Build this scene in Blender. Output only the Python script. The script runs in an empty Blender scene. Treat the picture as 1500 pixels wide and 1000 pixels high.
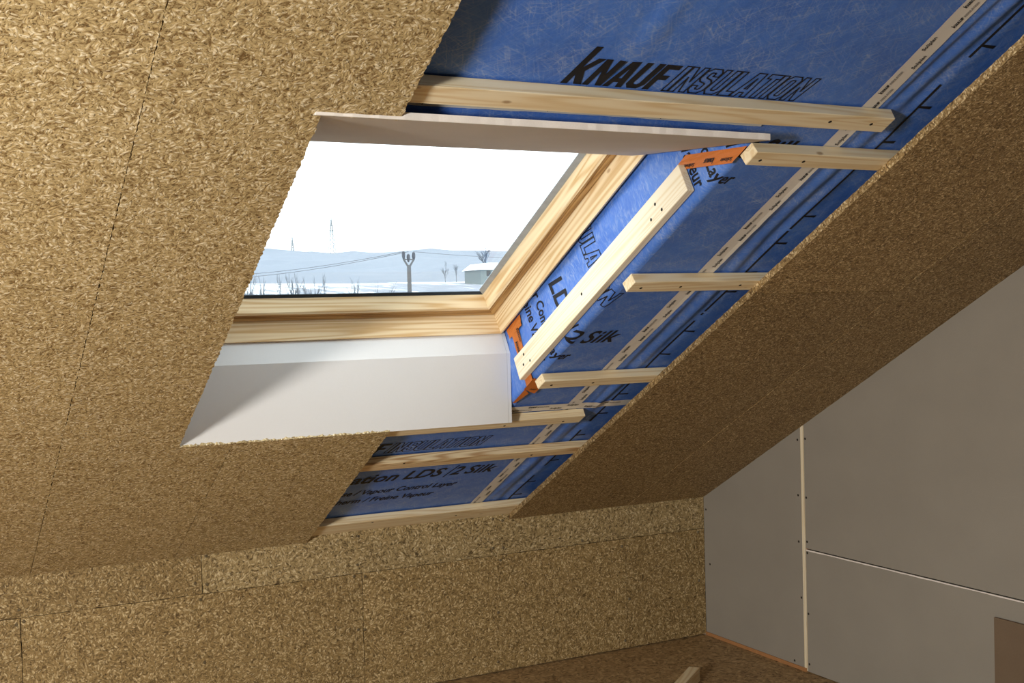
import bpy, bmesh, math, random
import numpy as np
from mathutils import Matrix, Vector
from mathutils.geometry import tessellate_polygon

random.seed(7)
SC = bpy.context.scene
COL = SC.collection

# ------------------------------------------------------------------ camera
F_PX, CX, CY, EYE = 1756.8665, 750.0, 500.0, 1.63
def _n(v): return v / np.linalg.norm(v)
AX = _n(np.array([4100 - CX, 370 - CY, F_PX]))                 # along the eaves
_s = _n(np.array([-130 - CX, 1566 - CY, F_PX]))                # down the slope
_g = np.cross([1174 - CX, 625 - CY, F_PX], [1181 - CX, 980 - CY, F_PX])
_z = _n(np.cross(_g, AX)); _z = _z if _z[1] > 0 else -_z
UP = -_z
AY = np.cross(UP, AX)
R = np.array([AX, AY, UP])                                     # image axes -> world
PITCH = math.atan2(_s @ _z, _s @ AY)
CAM = np.array([0, 0, EYE])

cam_data = bpy.data.cameras.new('camera')
cam = bpy.data.objects.new('camera', cam_data); COL.objects.link(cam)
cam_data.sensor_width = 36.0
cam_data.lens = F_PX / 1500 * 36.0
cam_data.clip_start = 0.05; cam_data.clip_end = 5000
_c = R @ np.diag([1, -1, -1])
cam.matrix_world = Matrix([[*_c[0], 0], [*_c[1], 0], [*_c[2], EYE], [0, 0, 0, 1]])
SC.camera = cam

# ------------------------------------------------------------------ sky, lamp, exposure
SKY_STRENGTH = 3.2
world = bpy.data.worlds.new('overcast_sky'); SC.world = world
world.use_nodes = True
bg = world.node_tree.nodes['Background']
bg.inputs[0].default_value = (0.90, 0.96, 1.0, 1); bg.inputs[1].default_value = SKY_STRENGTH

LAMP_POS = Vector((-2.2, 0.30, 1.62)); LAMP_AIM = Vector((-0.8, 3.4, 2.0)); LAMP_W = 200
ld = bpy.data.lights.new('site_lamp', 'AREA'); ld.shape = 'DISK'; ld.size = 0.55
ld.energy = LAMP_W; ld.color = (1.0, 0.965, 0.90)
lamp = bpy.data.objects.new('site_lamp', ld); COL.objects.link(lamp)
lamp.location = LAMP_POS
lamp.rotation_euler = (LAMP_AIM - LAMP_POS).to_track_quat('-Z', 'Y').to_euler()

vs = SC.view_settings
vs.view_transform = 'Standard'; vs.look = 'None'; vs.gamma = 1; vs.use_curve_mapping = False
vs.exposure = 0.0

# ------------------------------------------------------------------ frames and picture geometry
YK, ZK, XG = 4.819, 0.6886, 3.577          # knee wall, its top, gable wall
ct, st = math.cos(PITCH), math.sin(PITCH)
SD = np.array([0, -ct, st]); NR = np.array([0, st, ct]); P0 = np.array([0, YK, ZK])
def roof(x, s, o): return P0 + np.array([x, 0, 0]) + s * SD + o * NR
M_ROOF = Matrix([[1, 0, 0, P0[0]], [0, SD[1], -NR[1], P0[1]], [0, SD[2], -NR[2], P0[2]], [0, 0, 0, 1]])
def rf(x, s, o): return M_ROOF @ Matrix.Translation((x, s, -o))          # frame: local z towards the room
M_KNEE = Matrix([[1, 0, 0, 0], [0, 0, -1, YK], [0, 1, 0, 0], [0, 0, 0, 1]])   # x, z -> local x, y; local z to the room
M_GABLE = Matrix([[0, 0, -1, XG], [-1, 0, 0, 0], [0, 1, 0, 0], [0, 0, 0, 1]]) # local x = -Y, y = Z, z to the room
def ray(px, py): return R @ np.array([px - CX, py - CY, F_PX])
def hit(px, py, n, d):
    r = ray(px, py); n = np.asarray(n, float); return CAM + r * ((d - n @ CAM) / (n @ r))
def at(px, py, dist):                       # a pixel's point at a distance along Y (out of doors)
    r = ray(px, py); return CAM + r * (dist / r[1])

# ------------------------------------------------------------------ objects
WM = {}
def link(o, frame, parent=None):
    WM[o.name] = frame.copy()
    COL.objects.link(o)
    if parent is not None:
        o.parent = parent; o.matrix_basis = WM[parent.name].inverted() @ frame
    else:
        o.matrix_basis = frame
    return o
def tag(o, label=None, cat=None, group=None, kind=None):
    if label: o['label'] = label
    if cat: o['category'] = cat
    if group: o['group'] = group
    if kind: o['kind'] = kind
    return o
def empty(name, frame, parent=None):
    o = bpy.data.objects.new(name, None); o.empty_display_size = 0.1
    return link(o, frame, parent)
def from_bm(name, bm, mat, frame, parent=None, smooth=False):
    me = bpy.data.meshes.new(name); bm.to_mesh(me); bm.free()
    if mat: me.materials.append(mat)
    if smooth:
        for p in me.polygons: p.use_smooth = True
    return link(bpy.data.objects.new(name, me), frame, parent)
def from_py(name, verts, faces, mat, frame, parent=None, smooth=False):
    me = bpy.data.meshes.new(name); me.from_pydata([tuple(v) for v in verts], [], faces); me.update()
    if mat: me.materials.append(mat)
    if smooth:
        for p in me.polygons: p.use_smooth = True
    return link(bpy.data.objects.new(name, me), frame, parent)
def shared(name, me, frame, parent=None):
    return link(bpy.data.objects.new(name, me), frame, parent)
def bm_box(bm, a, b, bev=0.0):
    r = bmesh.ops.create_cube(bm, size=1.0)
    for v in r['verts']:
        v.co = Vector([(a[i] + b[i]) / 2 + v.co[i] * (b[i] - a[i]) for i in range(3)])
    if bev > 0:
        ed = list({e for v in r['verts'] for e in v.link_edges})
        bmesh.ops.bevel(bm, geom=ed, offset=bev, segments=1, affect='EDGES')
def box(name, a, b, mat, frame, parent=None, bev=0.0):
    bm = bmesh.new(); bm_box(bm, a, b, bev); return from_bm(name, bm, mat, frame, parent)
def rag(poly, step, amp, rnd, edges=None):
    """cut line with torn fibres: points every step along the outline, pushed by amp (only listed edges)"""
    out = []
    n = len(poly)
    for i in range(n):
        a, b = Vector(poly[i]), Vector(poly[(i + 1) % n])
        out.append(a)
        if edges is not None and i not in edges: continue
        L = (b - a).length; k = max(1, int(L / step)); t = (b - a) / L; nn = Vector((t.y, -t.x))
        for j in range(1, k):
            out.append(a + (b - a) * (j / k) + nn * rnd.uniform(-amp, amp * 1.1) + t * rnd.uniform(-.3, .3) * step)
    return [(p[0], p[1]) for p in out]
def prism(name, poly, z0, z1, mat, frame, parent=None):
    n = len(poly)
    v = [(x, y, z1) for x, y in poly] + [(x, y, z0) for x, y in poly]
    tri = tessellate_polygon([[Vector((x, y, 0)) for x, y in poly]])
    fs = []
    for t in tri:
        a, b, c = [Vector(poly[i]) for i in t]
        if (b - a).cross(c - a) < 0: t = (t[0], t[2], t[1])
        fs.append(tuple(t)); fs.append((t[2] + n, t[1] + n, t[0] + n))
    area = sum(poly[i][0] * poly[(i + 1) % n][1] - poly[(i + 1) % n][0] * poly[i][1] for i in range(n))
    for i in range(n):
        j = (i + 1) % n
        fs.append((i, i + n, j + n, j) if area > 0 else (j, j + n, i + n, i))
    return from_py(name, v, fs, mat, frame, parent)
def tube(pts, r, seg=6, closed_ends=True):
    """verts, faces of a tube through pts; r a number or a list"""
    V, Fc = [], []
    pts = [Vector(p) for p in pts]; n = len(pts)
    rr = r if isinstance(r, (list, tuple)) else [r] * n
    for i, p in enumerate(pts):
        d = (pts[min(i + 1, n - 1)] - pts[max(i - 1, 0)]).normalized()
        u = d.orthogonal().normalized(); w = d.cross(u)
        for k in range(seg):
            a = 2 * math.pi * k / seg
            V.append(p + (u * math.cos(a) + w * math.sin(a)) * rr[i])
    for i in range(n - 1):
        for k in range(seg):
            k2 = (k + 1) % seg
            Fc.append((i * seg + k, i * seg + k2, (i + 1) * seg + k2, (i + 1) * seg + k))
    if closed_ends:
        Fc.append(tuple(range(seg))[::-1]); Fc.append(tuple((n - 1) * seg + k for k in range(seg)))
    return V, Fc
def join(parts):
    V, Fc = [], []
    for v, f in parts:
        o = len(V); V += list(v); Fc += [tuple(i + o for i in q) for q in f]
    return V, Fc

# ------------------------------------------------------------------ materials
class NT:
    def __init__(s, name):
        s.m = bpy.data.materials.new(name); s.m.use_nodes = True
        s.t = s.m.node_tree; s.b = s.t.nodes['Principled BSDF']; s.out = s.t.nodes['Material Output']
    def n(s, typ, **kw):
        nd = s.t.nodes.new(typ)
        for k, v in kw.items():
            if k.startswith('i_'):
                key = k[2:]; key = int(key) if key.isdigit() else key.replace('_', ' ')
                s.put(nd.inputs[key], v)
            else: setattr(nd, k, v)
        return nd
    def put(s, sock, v):
        if isinstance(v, bpy.types.NodeSocket): s.t.links.new(v, sock)
        elif isinstance(v, bpy.types.Node): s.t.links.new(v.outputs[0], sock)
        else: sock.default_value = v
    def math(s, op, a, b=0.0, c=None):
        nd = s.n('ShaderNodeMath', operation=op); s.put(nd.inputs[0], a); s.put(nd.inputs[1], b)
        if c is not None: s.put(nd.inputs[2], c)
        return nd.outputs[0]
    def vmath(s, op, a, b=None):
        nd = s.n('ShaderNodeVectorMath', operation=op); s.put(nd.inputs[0], a)
        if b is not None: s.put(nd.inputs[1], b)
        return nd.outputs[0]
    def ramp(s, fac, stops, interp='LINEAR'):
        nd = s.n('ShaderNodeValToRGB'); cr = nd.color_ramp; cr.interpolation = interp
        while len(cr.elements) < len(stops): cr.elements.new(0.5)
        for e, (p, c) in zip(cr.elements, stops):
            e.position = p; e.color = (*c, 1) if len(c) == 3 else c
        s.put(nd.inputs[0], fac); return nd.outputs[0]
    def mix(s, f, a, b, blend='MIX'):
        nd = s.n('ShaderNodeMix', data_type='RGBA', blend_type=blend)
        s.put(nd.inputs[0], f); s.put(nd.inputs[6], a); s.put(nd.inputs[7], b); return nd.outputs[2]
    def coords(s):
        tc = s.n('ShaderNodeTexCoord'); oi = s.n('ShaderNodeObjectInfo')
        off = s.vmath('MULTIPLY', s.n('ShaderNodeCombineXYZ', i_0=oi.outputs['Random'], i_1=oi.outputs['Random'], i_2=0.0).outputs[0], (7.3, 3.1, 0))
        return s.vmath('ADD', tc.outputs['Object'], off)
    def noise(s, vec, scale, detail=2.0, rough=0.5, dist=0.0):
        nd = s.n('ShaderNodeTexNoise'); s.put(nd.inputs['Vector'], vec); nd.inputs['Scale'].default_value = scale
        nd.inputs['Detail'].default_value = detail; nd.inputs['Roughness'].default_value = rough
        nd.inputs['Distortion'].default_value = dist; return nd
    def bump(s, h, strength, dist):
        nd = s.n('ShaderNodeBump'); s.put(nd.inputs['Height'], h)
        nd.inputs['Strength'].default_value = strength; nd.inputs['Distance'].default_value = dist
        s.t.links.new(nd.outputs[0], s.b.inputs['Normal'])
    def done(s, col=None, rough=0.7, spec=0.3):
        if col is not None: s.put(s.b.inputs['Base Color'], (*col, 1) if isinstance(col, tuple) and len(col) == 3 else col)
        s.put(s.b.inputs['Roughness'], rough); s.b.inputs['Specular IOR Level'].default_value = spec
        return s.m

def chipboard(name, dark, mid, light, size=1.0, relief=1.0):
    t = NT(name); v = t.coords()
    warp = t.vmath('SCALE', t.vmath('SUBTRACT', t.noise(v, 38 / size, 1.0).outputs['Color'], (.5, .5, .5))); warp.node.inputs['Scale'].default_value = 0.016 * size
    v2 = t.vmath('ADD', v, warp)
    layers = []; pale = []
    for k, (cell, off) in enumerate(((34, (0, 0, 0)), (47, (3.7, 1.9, 0)))):
        vo = t.vmath('ADD', v2, off)
        vor = t.n('ShaderNodeTexVoronoi', i_Vector=vo, i_Scale=cell / size)
        sep = t.n('ShaderNodeSeparateColor', i_0=vor.outputs['Color'])
        rot = t.n('ShaderNodeVectorRotate', rotation_type='Z_AXIS', i_Vector=vo, i_Angle=t.math('MULTIPLY', sep.outputs[0], 6.283))
        chip = t.n('ShaderNodeTexVoronoi', i_Scale=1.0,
                   i_Vector=t.vmath('ADD', t.vmath('MULTIPLY', rot.outputs[0], (62 / size, 165 / size, 90 / size)), vor.outputs['Color']))
        cs = t.n('ShaderNodeSeparateColor', i_0=chip.outputs['Color'])
        pale.append(t.math('MULTIPLY', t.ramp(cs.outputs[1], [(.80, (0, 0, 0)), (.90, (1, 1, 1))]), t.ramp(chip.outputs['Distance'], [(.30, (1, 1, 1)), (.52, (0, 0, 0))])))
        body = t.math('SUBTRACT', .62, chip.outputs['Distance'])
        layers.append(t.math('ADD', t.math('MULTIPLY', t.math('POWER', cs.outputs[0], 1.6), .55), t.math('MULTIPLY', body, .62)))
    h = t.math('MAXIMUM', layers[0], t.math('SUBTRACT', layers[1], .03))
    fine = t.noise(v, 300 / size, 3.0, .65).outputs[0]
    big = t.noise(v, 3.2, 2.0).outputs[0]
    med = t.noise(v, 26 / size, 2.0).outputs[0]
    hb = t.math('ADD', t.math('ADD', h, t.math('MULTIPLY', t.math('SUBTRACT', fine, .5), .30)),
                t.math('ADD', t.math('MULTIPLY', t.math('SUBTRACT', big, .5), .12), t.math('MULTIPLY', t.math('SUBTRACT', med, .5), .22)))
    col = t.ramp(hb, [(0.06, dark), (0.27, tuple(m * .80 for m in mid)), (0.50, mid), (0.70, tuple(m * .55 + l * .45 for m, l in zip(mid, light))), (0.86, light)])
    col = t.mix(t.math('MULTIPLY', t.math('MAXIMUM', pale[0], pale[1]), .62), col, (*light, 1))
    sp = t.noise(v, 125 / size, 2.0, .6).outputs[0]
    spk = t.ramp(sp, [(0.335, (1, 1, 1)), (0.395, (0, 0, 0))])
    col = t.mix(t.math('MULTIPLY', spk, .75), col, (*[d * .40 for d in dark], 1))
    ob = t.n('ShaderNodeObjectInfo').outputs['Random']
    tone = t.math('ADD', t.math('MULTIPLY', t.math('FRACT', t.math('MULTIPLY', ob, 7.31)), .22), .89)
    col = t.mix(1.0, col, t.n('ShaderNodeCombineColor', i_0=tone, i_1=tone, i_2=tone).outputs[0], 'MULTIPLY')
    t.bump(t.math('SUBTRACT', hb, t.math('MULTIPLY', spk, .5)), 0.45 * relief, 0.0042 * size)
    return t.done(col, 0.6, 0.35)

def pine(name, axis, pale, ring, knot=(.28, .15, .06), k=1.0):
    t = NT(name); v = t.coords()
    sc = [24.0, 24.0, 24.0]; sc[axis] = .9
    vg = t.vmath('MULTIPLY', v, tuple(sc))
    w = t.noise(vg, 1.0, 1.0, .4, .15).outputs[0]
    rings = t.math('SINE', t.math('MULTIPLY', w, 60.0 * k))
    sf = [220.0, 220.0, 220.0]; sf[axis] = 6.0
    fine = t.noise(t.vmath('MULTIPLY', v, tuple(sf)), 1.0, 2.0).outputs[0]
    fac = t.math('ADD', t.math('MULTIPLY', t.math('ADD', rings, 1.0), .32), t.math('MULTIPLY', fine, .35))
    col = t.ramp(fac, [(.15, pale), (.55, tuple(p * .72 + r * .28 for p, r in zip(pale, ring))), (.95, ring)])
    sk = [11.0] * 3; sk[axis] = 5.0
    kn = t.n('ShaderNodeTexVoronoi', i_Vector=t.vmath('MULTIPLY', v, tuple(sk)), i_Scale=1.0)
    kf = t.ramp(kn.outputs['Distance'], [(0.035, (.7, .7, .7)), (0.075, (0, 0, 0))])
    col = t.mix(kf, col, (*knot, 1))
    t.bump(fac, 0.15, 0.001)
    return t.done(col, 0.55, 0.3)

def paper(name, col, var=.06, rough=.85):
    t = NT(name); v = t.coords()
    a = t.noise(v, 5.0, 3.0).outputs[0]; b = t.noise(v, 260.0, 2.0).outputs[0]
    f = t.math('ADD', t.math('MULTIPLY', a, .6), t.math('MULTIPLY', b, .4))
    c = t.ramp(f, [(.3, tuple(x * (1 - var) for x in col)), (.7, tuple(min(1, x * (1 + var)) for x in col))])
    t.bump(b, 0.08, 0.001)
    return t.done(c, rough, .25)
def plain(name, col, rough=.7, spec=.3, metal=0.0):
    t = NT(name); v = t.coords()
    a = t.noise(v, 40.0, 2.0).outputs[0]
    c = t.ramp(a, [(.3, tuple(x * .92 for x in col)), (.7, tuple(min(1, x * 1.06) for x in col))])
    t.b.inputs['Metallic'].default_value = metal
    return t.done(c, rough, spec)

M = {}
M['chip'] = chipboard('chipboard', (.19, .115, .042), (.50, .375, .182), (.88, .79, .58), .98)
M['chip_knee'] = chipboard('chipboard_coarse', (.13, .080, .030), (.36, .245, .100), (.78, .63, .37), 1.0)
M['chip_strip'] = chipboard('chipboard_pale', (.13, .085, .035), (.46, .335, .155), (.84, .70, .44), 1.15)
M['chip_right'] = chipboard('chipboard_brown', (.11, .060, .022), (.34, .225, .095), (.80, .64, .38), .8, .9)
M['chip_edge'] = M['chip']
M['osb_floor'] = chipboard('floor_board', (.19, .115, .05), (.42, .275, .13), (.58, .42, .23), 2.2, .3)
M['pine_x'] = pine('pine_along_x', 0, (.88, .76, .53), (.72, .53, .28))
M['pine_rings'] = pine('pine_strong_rings', 0, (.86, .70, .44), (.42, .21, .07), k=1.3)
M['pine_s'] = pine('pine_along_y', 1, (.92, .84, .66), (.80, .66, .42))
M['sash_x'] = pine('varnished_pine_x', 0, (.86, .69, .44), (.60, .36, .14), (.4, .22, .1), .7)
M['sash_s'] = pine('varnished_pine_y', 1, (.86, .69, .44), (.60, .36, .14), (.4, .22, .1), .7)
M['heart_shade_x'] = pine('heartwood_shade_x', 0, (.56, .34, .13), (.30, .15, .045), (.3, .15, .06))  # heartwood, with the shade of the room-facing sash faces in its colour
M['heart_shade_s'] = pine('heartwood_shade_y', 1, (.56, .34, .13), (.30, .15, .045), (.3, .15, .06))
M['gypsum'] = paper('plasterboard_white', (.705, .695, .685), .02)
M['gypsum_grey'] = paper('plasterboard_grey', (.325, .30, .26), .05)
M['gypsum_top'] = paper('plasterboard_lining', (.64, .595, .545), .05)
M['core'] = paper('plaster_core', (.90, .85, .80), .06)
M['black_ink'] = plain('black_ink', (.012, .012, .016), .6)
M['grey_ink'] = plain('grey_ink', (.33, .31, .30), .7)
M['tape'] = paper('paper_tape', (.76, .72, .66), .04, .6)
M['orange'] = paper('orange_tape', (.54, .16, .030), .12, .45)
M['screw'] = plain('zinc_screw', (.30, .26, .18), .35, .5, .8)
M['hole'] = plain('dark_screw_hole', (.025, .018, .012), .8)
M['gasket'] = plain('grey_gasket', (.42, .46, .49), .45)
M['dark_rubber'] = plain('dark_rubber', (.035, .05, .065), .5)
M['strip'] = plain('orange_brown_strip', (.45, .22, .09), .7)
M['hardboard'] = paper('brown_hardboard', (.19, .135, .09), .08)
M['snow'] = paper('snow', (.86, .90, .95), .03)
M['hill'] = paper('frosted_woods', (.205, .232, .275), .10)
M['bark'] = plain('frosted_bark', (.15, .165, .19), .9)
M['pole'] = plain('weathered_pole', (.105, .105, .11), .9)
M['insulator'] = plain('insulator', (.05, .055, .07), .5)
M['steel'] = plain('pylon_steel', (.285, .31, .325), .6)
M['wall_out'] = plain('pale_render', (.17, .21, .22), .8)
M['deck'] = plain('roof_deck', (.25, .2, .15), .9)

def field_mat():
    t = NT('snowy_scrub'); tc = t.n('ShaderNodeTexCoord').outputs['Object']
    a = t.noise(t.vmath('MULTIPLY', tc, (.05, .035, .05)), 1.0, 4.0, .6).outputs[0]
    b = t.noise(t.vmath('MULTIPLY', tc, (.55, .10, .3)), 1.0, 3.0, .6).outputs[0]
    f = t.math('ADD', t.math('MULTIPLY', a, .65), t.math('MULTIPLY', b, .35))
    return t.done(t.ramp(f, [(.42, (.225, .245, .285)), (.50, (.28, .30, .34)), (.57, (.80, .84, .88))]), .9, .1)
M['field'] = field_mat()
def membrane_mat():
    t = NT('blue_membrane'); v = t.coords()
    d = t.vmath('SCALE', t.vmath('SUBTRACT', t.noise(v, 9.0, 2.0).outputs['Color'], (.5, .5, .5))); d.node.inputs['Scale'].default_value = .045
    v2 = t.vmath('ADD', v, d)
    fib = []
    for k, a in enumerate((.5, 1.15, -.4, 2.2)):
        r = t.n('ShaderNodeVectorRotate', rotation_type='Z_AXIS', i_Vector=v2); r.inputs['Angle'].default_value = a
        nz = t.noise(t.vmath('MULTIPLY', r.outputs[0], (14.0, 210.0, 40.0)), 1.0, 2.0, .55).outputs[0]
        fib.append(t.ramp(nz, [(.52, (0, 0, 0)), (.74, (1, 1, 1))]))
    f = t.math('ADD', t.math('ADD', fib[0], fib[1]), t.math('ADD', fib[2], fib[3]))
    patch = t.ramp(t.noise(v, 11.0, 3.0, .6).outputs[0], [(.34, (.2, .2, .2)), (.66, (1, 1, 1))])
    f = t.math('MULTIPLY', f, patch)
    f = t.math('MULTIPLY', f, .34); f.node.use_clamp = True
    base = t.ramp(t.noise(v, 4.0, 3.0).outputs[0], [(.3, (.046, .150, .56)), (.7, (.070, .205, .68))])
    cloud = t.ramp(t.noise(v2, 22.0, 5.0, .7).outputs[0], [(.42, (0, 0, 0)), (.72, (.42, .42, .42))])
    base = t.mix(cloud, base, (.12, .27, .70, 1))
    col = t.mix(f, base, (.42, .50, .66, 1))
    t.bump(t.noise(v, 30.0, 3.0).outputs[0], .25, .006)
    return t.done(col, .42, .45)
M['membrane'] = membrane_mat()

def glass_mat():
    t = NT('window_glass')
    tr = t.n('ShaderNodeBsdfTransparent'); tr.inputs[0].default_value = (.95, .98, .985, 1)
    gl = t.n('ShaderNodeBsdfGlossy'); gl.inputs['Roughness'].default_value = .02
    fr = t.n('ShaderNodeLayerWeight'); fr.inputs[0].default_value = .5
    fac = t.math('ADD', t.math('MULTIPLY', t.math('POWER', fr.outputs['Facing'], 5.0), .6), .03)
    mx = t.n('ShaderNodeMixShader'); t.put(mx.inputs[0], fac)
    t.t.links.new(tr.outputs[0], mx.inputs[1]); t.t.links.new(gl.outputs[0], mx.inputs[2])
    t.t.links.new(mx.outputs[0], t.out.inputs['Surface']); return t.m
M['glass'] = glass_mat()

# small shared meshes
def disc_mesh(name, r, h, mat, seg=10):
    bm = bmesh.new()
    bmesh.ops.create_cone(bm, cap_ends=True, segments=seg, radius1=r, radius2=r * .6, depth=h)
    me = bpy.data.meshes.new(name); bm.to_mesh(me); bm.free(); me.materials.append(mat); return me
ME_SCREW = disc_mesh('screw', .0072, .0036, M['screw'])
ME_HOLE = disc_mesh('screw_hole', .0056, .0012, M['hole'])

# ================================================================== THE SETTING
XL, YR = -2.6, -0.35                       # left gable, ridge line
YB = 2 * YR - YK                           # rear knee wall
S_RIDGE = (YK - YR) / ct
floor = box('floor', (XL - .1, YB - .1, -.05), (XG + .1, YK + .1, 0), M['osb_floor'], Matrix.Identity(4))
tag(floor, kind='structure')

# --- knee wall of chipboard sheets
wall_back = tag(empty('wall_back', M_KNEE), kind='structure')
rk = random.Random(3)
def knee_panel(x0, x1, z0, z1, mat, ragged=()):
    poly = [(x0 + .0014, z0), (x1 - .0014, z0), (x1 - .0014, z1), (x0 + .0014, z1)]
    cx_, cz_ = (x0 + x1) / 2, (z0 + z1) / 2
    poly = [(x - cx_, z - cz_) for x, z in rag(poly, .02, .0012, rk)]
    return prism('wall_panel', poly, -.02 + rk.uniform(0, .001), 0.0, mat, M_KNEE @ Matrix.Translation((cx_, cz_, 0)), wall_back)
ZS = 0.533
kp = []
for x0, x1 in ((XL, -1.0), (-1.0, .42), (.42, 1.775), (1.775, 3.11), (3.11, XG)):
    kp.append(knee_panel(x0, x1, .006, ZS - .0026, M['chip_knee']))
kp.append(knee_panel(XL, 1.098, ZS, ZK + .036, M['chip_knee']))
kp.append(knee_panel(1.098, XG, ZS, ZK + .036, M['chip_strip']))
box('backing', (XL, 0, -.09), (XG, ZK + .3, -.022), M['hole'], M_KNEE, wall_back)
for px, py in [(28, 893), (35, 910), (24, 915), (286, 854), (304, 856), (302, 814), (294, 878), (300, 970), (525, 785), (524, 827),
               (519, 844), (535, 844), (525, 922), (535, 922), (722, 760), (736, 762), (722, 803), (737, 802), (733, 820),
               (730, 897), (730, 969), (911, 800), (922, 877), (916, 938), (1022, 779), (1024, 850), (853, 792)]:
    p = hit(px, py, (0, 1, 0), YK)
    par = next((o for o in kp if WM[o.name].to_translation().z and
                abs(p[0] - WM[o.name].to_translation().x) <= o.dimensions.x / 2 + .003 and abs(p[2] - WM[o.name].to_translation().z) <= o.dimensions.y / 2 + .004), kp[2])
    shared('screw', ME_SCREW, M_KNEE @ Matrix.Translation((p[0], p[2], .0016)), par)

# --- right gable wall of plasterboard sheets
wall_right = tag(empty('wall_right', M_GABLE), kind='structure')
def roof_z(y): return ZK + (YK - y) * math.tan(PITCH)
def gpanel(poly):                           # polygon of (Y, Z)
    cy_ = sum(p[0] for p in poly) / len(poly); cz_ = sum(p[1] for p in poly) / len(poly)
    pl = [(-(y - cy_), z - cz_) for y, z in poly]
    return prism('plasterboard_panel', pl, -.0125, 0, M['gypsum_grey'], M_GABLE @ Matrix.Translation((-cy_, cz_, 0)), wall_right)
YJ0, YJ1, ZJ = 4.078, 4.104, .549
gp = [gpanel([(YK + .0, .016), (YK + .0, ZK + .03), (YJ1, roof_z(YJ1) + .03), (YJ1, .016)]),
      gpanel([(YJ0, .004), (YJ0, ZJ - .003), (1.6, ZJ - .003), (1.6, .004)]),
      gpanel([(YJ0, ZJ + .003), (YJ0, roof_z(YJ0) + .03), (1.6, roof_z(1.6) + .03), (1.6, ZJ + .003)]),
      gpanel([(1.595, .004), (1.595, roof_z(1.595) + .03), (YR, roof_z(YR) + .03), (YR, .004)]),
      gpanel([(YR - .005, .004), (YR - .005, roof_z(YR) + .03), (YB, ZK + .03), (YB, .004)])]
box('backing', (-YK - .05, 0, -.08), (-YB, 3.7, -.02), M['hole'], M_GABLE, wall_right)
# the stud showing in the joint, its brown side, the pale cut edges
rg = random.Random(5)
pl = rag([(-YJ1 - .001, .004), (-YJ0 - .007, .004), (-YJ0 - .006, roof_z(YJ0)), (-YJ1 - .001, roof_z(YJ1))], .05, .0016, rg, (1, 3))
o = prism('joint_strip', [(x, z) for x, z in pl], -.012, -.002, M['pine_s'], M_GABLE, wall_right)
o = box('joint_stud', (-YJ0 - .0075, .02, -.02), (-YJ0 + .0005, .78, -.008), M['strip'], M_GABLE, wall_right)
pl = rag([(-YJ0, ZJ - .0075), (-1.6, ZJ - .0055), (-1.6, ZJ - .0025), (-YJ0, ZJ - .002)], .06, .0009, rg, (0,))
prism('cut_edge', pl, -.004, .0006, M['core'], M_GABLE, gp[1])
for i, (px, py) in enumerate([(1168, 644), (1169, 725), (1170, 793), (1174, 875), (1164, 967), (1034, 746), (1040, 826),
                              (1176, 642), (1178, 728), (1181, 793), (1180, 809), (1182, 898), (1184, 972)]):
    p = hit(px, py, (1, 0, 0), XG)
    y = p[1]
    par = gp[0] if i < 7 else (gp[2] if p[2] > ZJ else gp[1])
    if i >= 7: y = min(y, YJ0 - .008)
    if i in (0, 1, 2, 3): y = max(y, YJ1 + .008)
    shared('screw', ME_HOLE, M_GABLE @ Matrix.Translation((-y, p[2], .0006)), par)
tag(box('trim_1', (-YK, 0, -.012), (-YJ1 + .015, .0155, .004), M['strip'], M_GABLE), kind='structure')

# --- the rest of the loft, behind the camera
tag(prism('wall_left', [(-y, z) for y, z in ((YK + .1, 0), (YK + .1, ZK), (YR, roof_z(YR)), (YB, ZK), (YB, 0))], -.1, 0, M['gypsum_grey'],
          Matrix([[0, 0, -1, XL - .1], [-1, 0, 0, 0], [0, 1, 0, 0], [0, 0, 0, 1]])), kind='structure')
tag(box('wall_rear', (XL, YB - .1, 0), (XG, YB, ZK + .1), M['gypsum_grey'], Matrix.Identity(4)), kind='structure')
M_REAR = Matrix([[1, 0, 0, 0], [0, ct, st, YB], [0, st, -ct, ZK], [0, 0, 0, 1]])
tag(box('ceiling', (XL - .1, -.1, -.1), (XG + .1, S_RIDGE + .02, 0), M['gypsum_grey'], M_REAR), kind='structure')

# --- the sloping ceiling of chipboard sheets, part of it still open
ceil = tag(empty('ceiling_slope', rf(0, 0, 0)), kind='structure')
ceil.name = 'ceiling.001'; WM[ceil.name] = rf(0, 0, 0)
rc = random.Random(11)
TH = .022
def cpanel(poly, mat, edges=(), amp=.0022, step=.009, drop=0.0):
    cx_ = sum(p[0] for p in poly) / len(poly); cs_ = sum(p[1] for p in poly) / len(poly)
    pl = rag(poly, step, amp, rc, edges) if edges else poly
    o = rc.uniform(0, .0012)
    return prism('ceiling_panel', [(x - cx_, s - cs_) for x, s in pl], -TH, o * .5 + drop, mat, rf(cx_, cs_, 0), ceil)
g = .0011
XA, XB, XC = .458, .992, 1.535
HX, HS0, HS1 = .818, 1.1085, 2.789           # window cut-out
SR = S_RIDGE
def rect(x0, x1, s0, s1): return [(x0 + g, s0 + g), (x1 - g, s0 + g), (x1 - g, s1 - g), (x0 + g, s1 - g)]
W = XB - XA
for k in range(1, 7):                        # columns on to the left gable
    x1 = XA - (k - 1) * W; x0 = max(x1 - W, XL)
    if x1 <= XL: break
    sj = 1.35 if k % 2 else .67
    cpanel(rect(x0, x1, -.0, sj), M['chip'], (1, 2), .0012); cpanel(rect(x0, x1, sj, 4.0), M['chip'], (1,), .0012); cpanel(rect(x0, x1, 4.0, SR), M['chip'])
cpanel(rect(XA, XB, 0, .672), M['chip'], (1, 2, 3), .0012)
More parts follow.
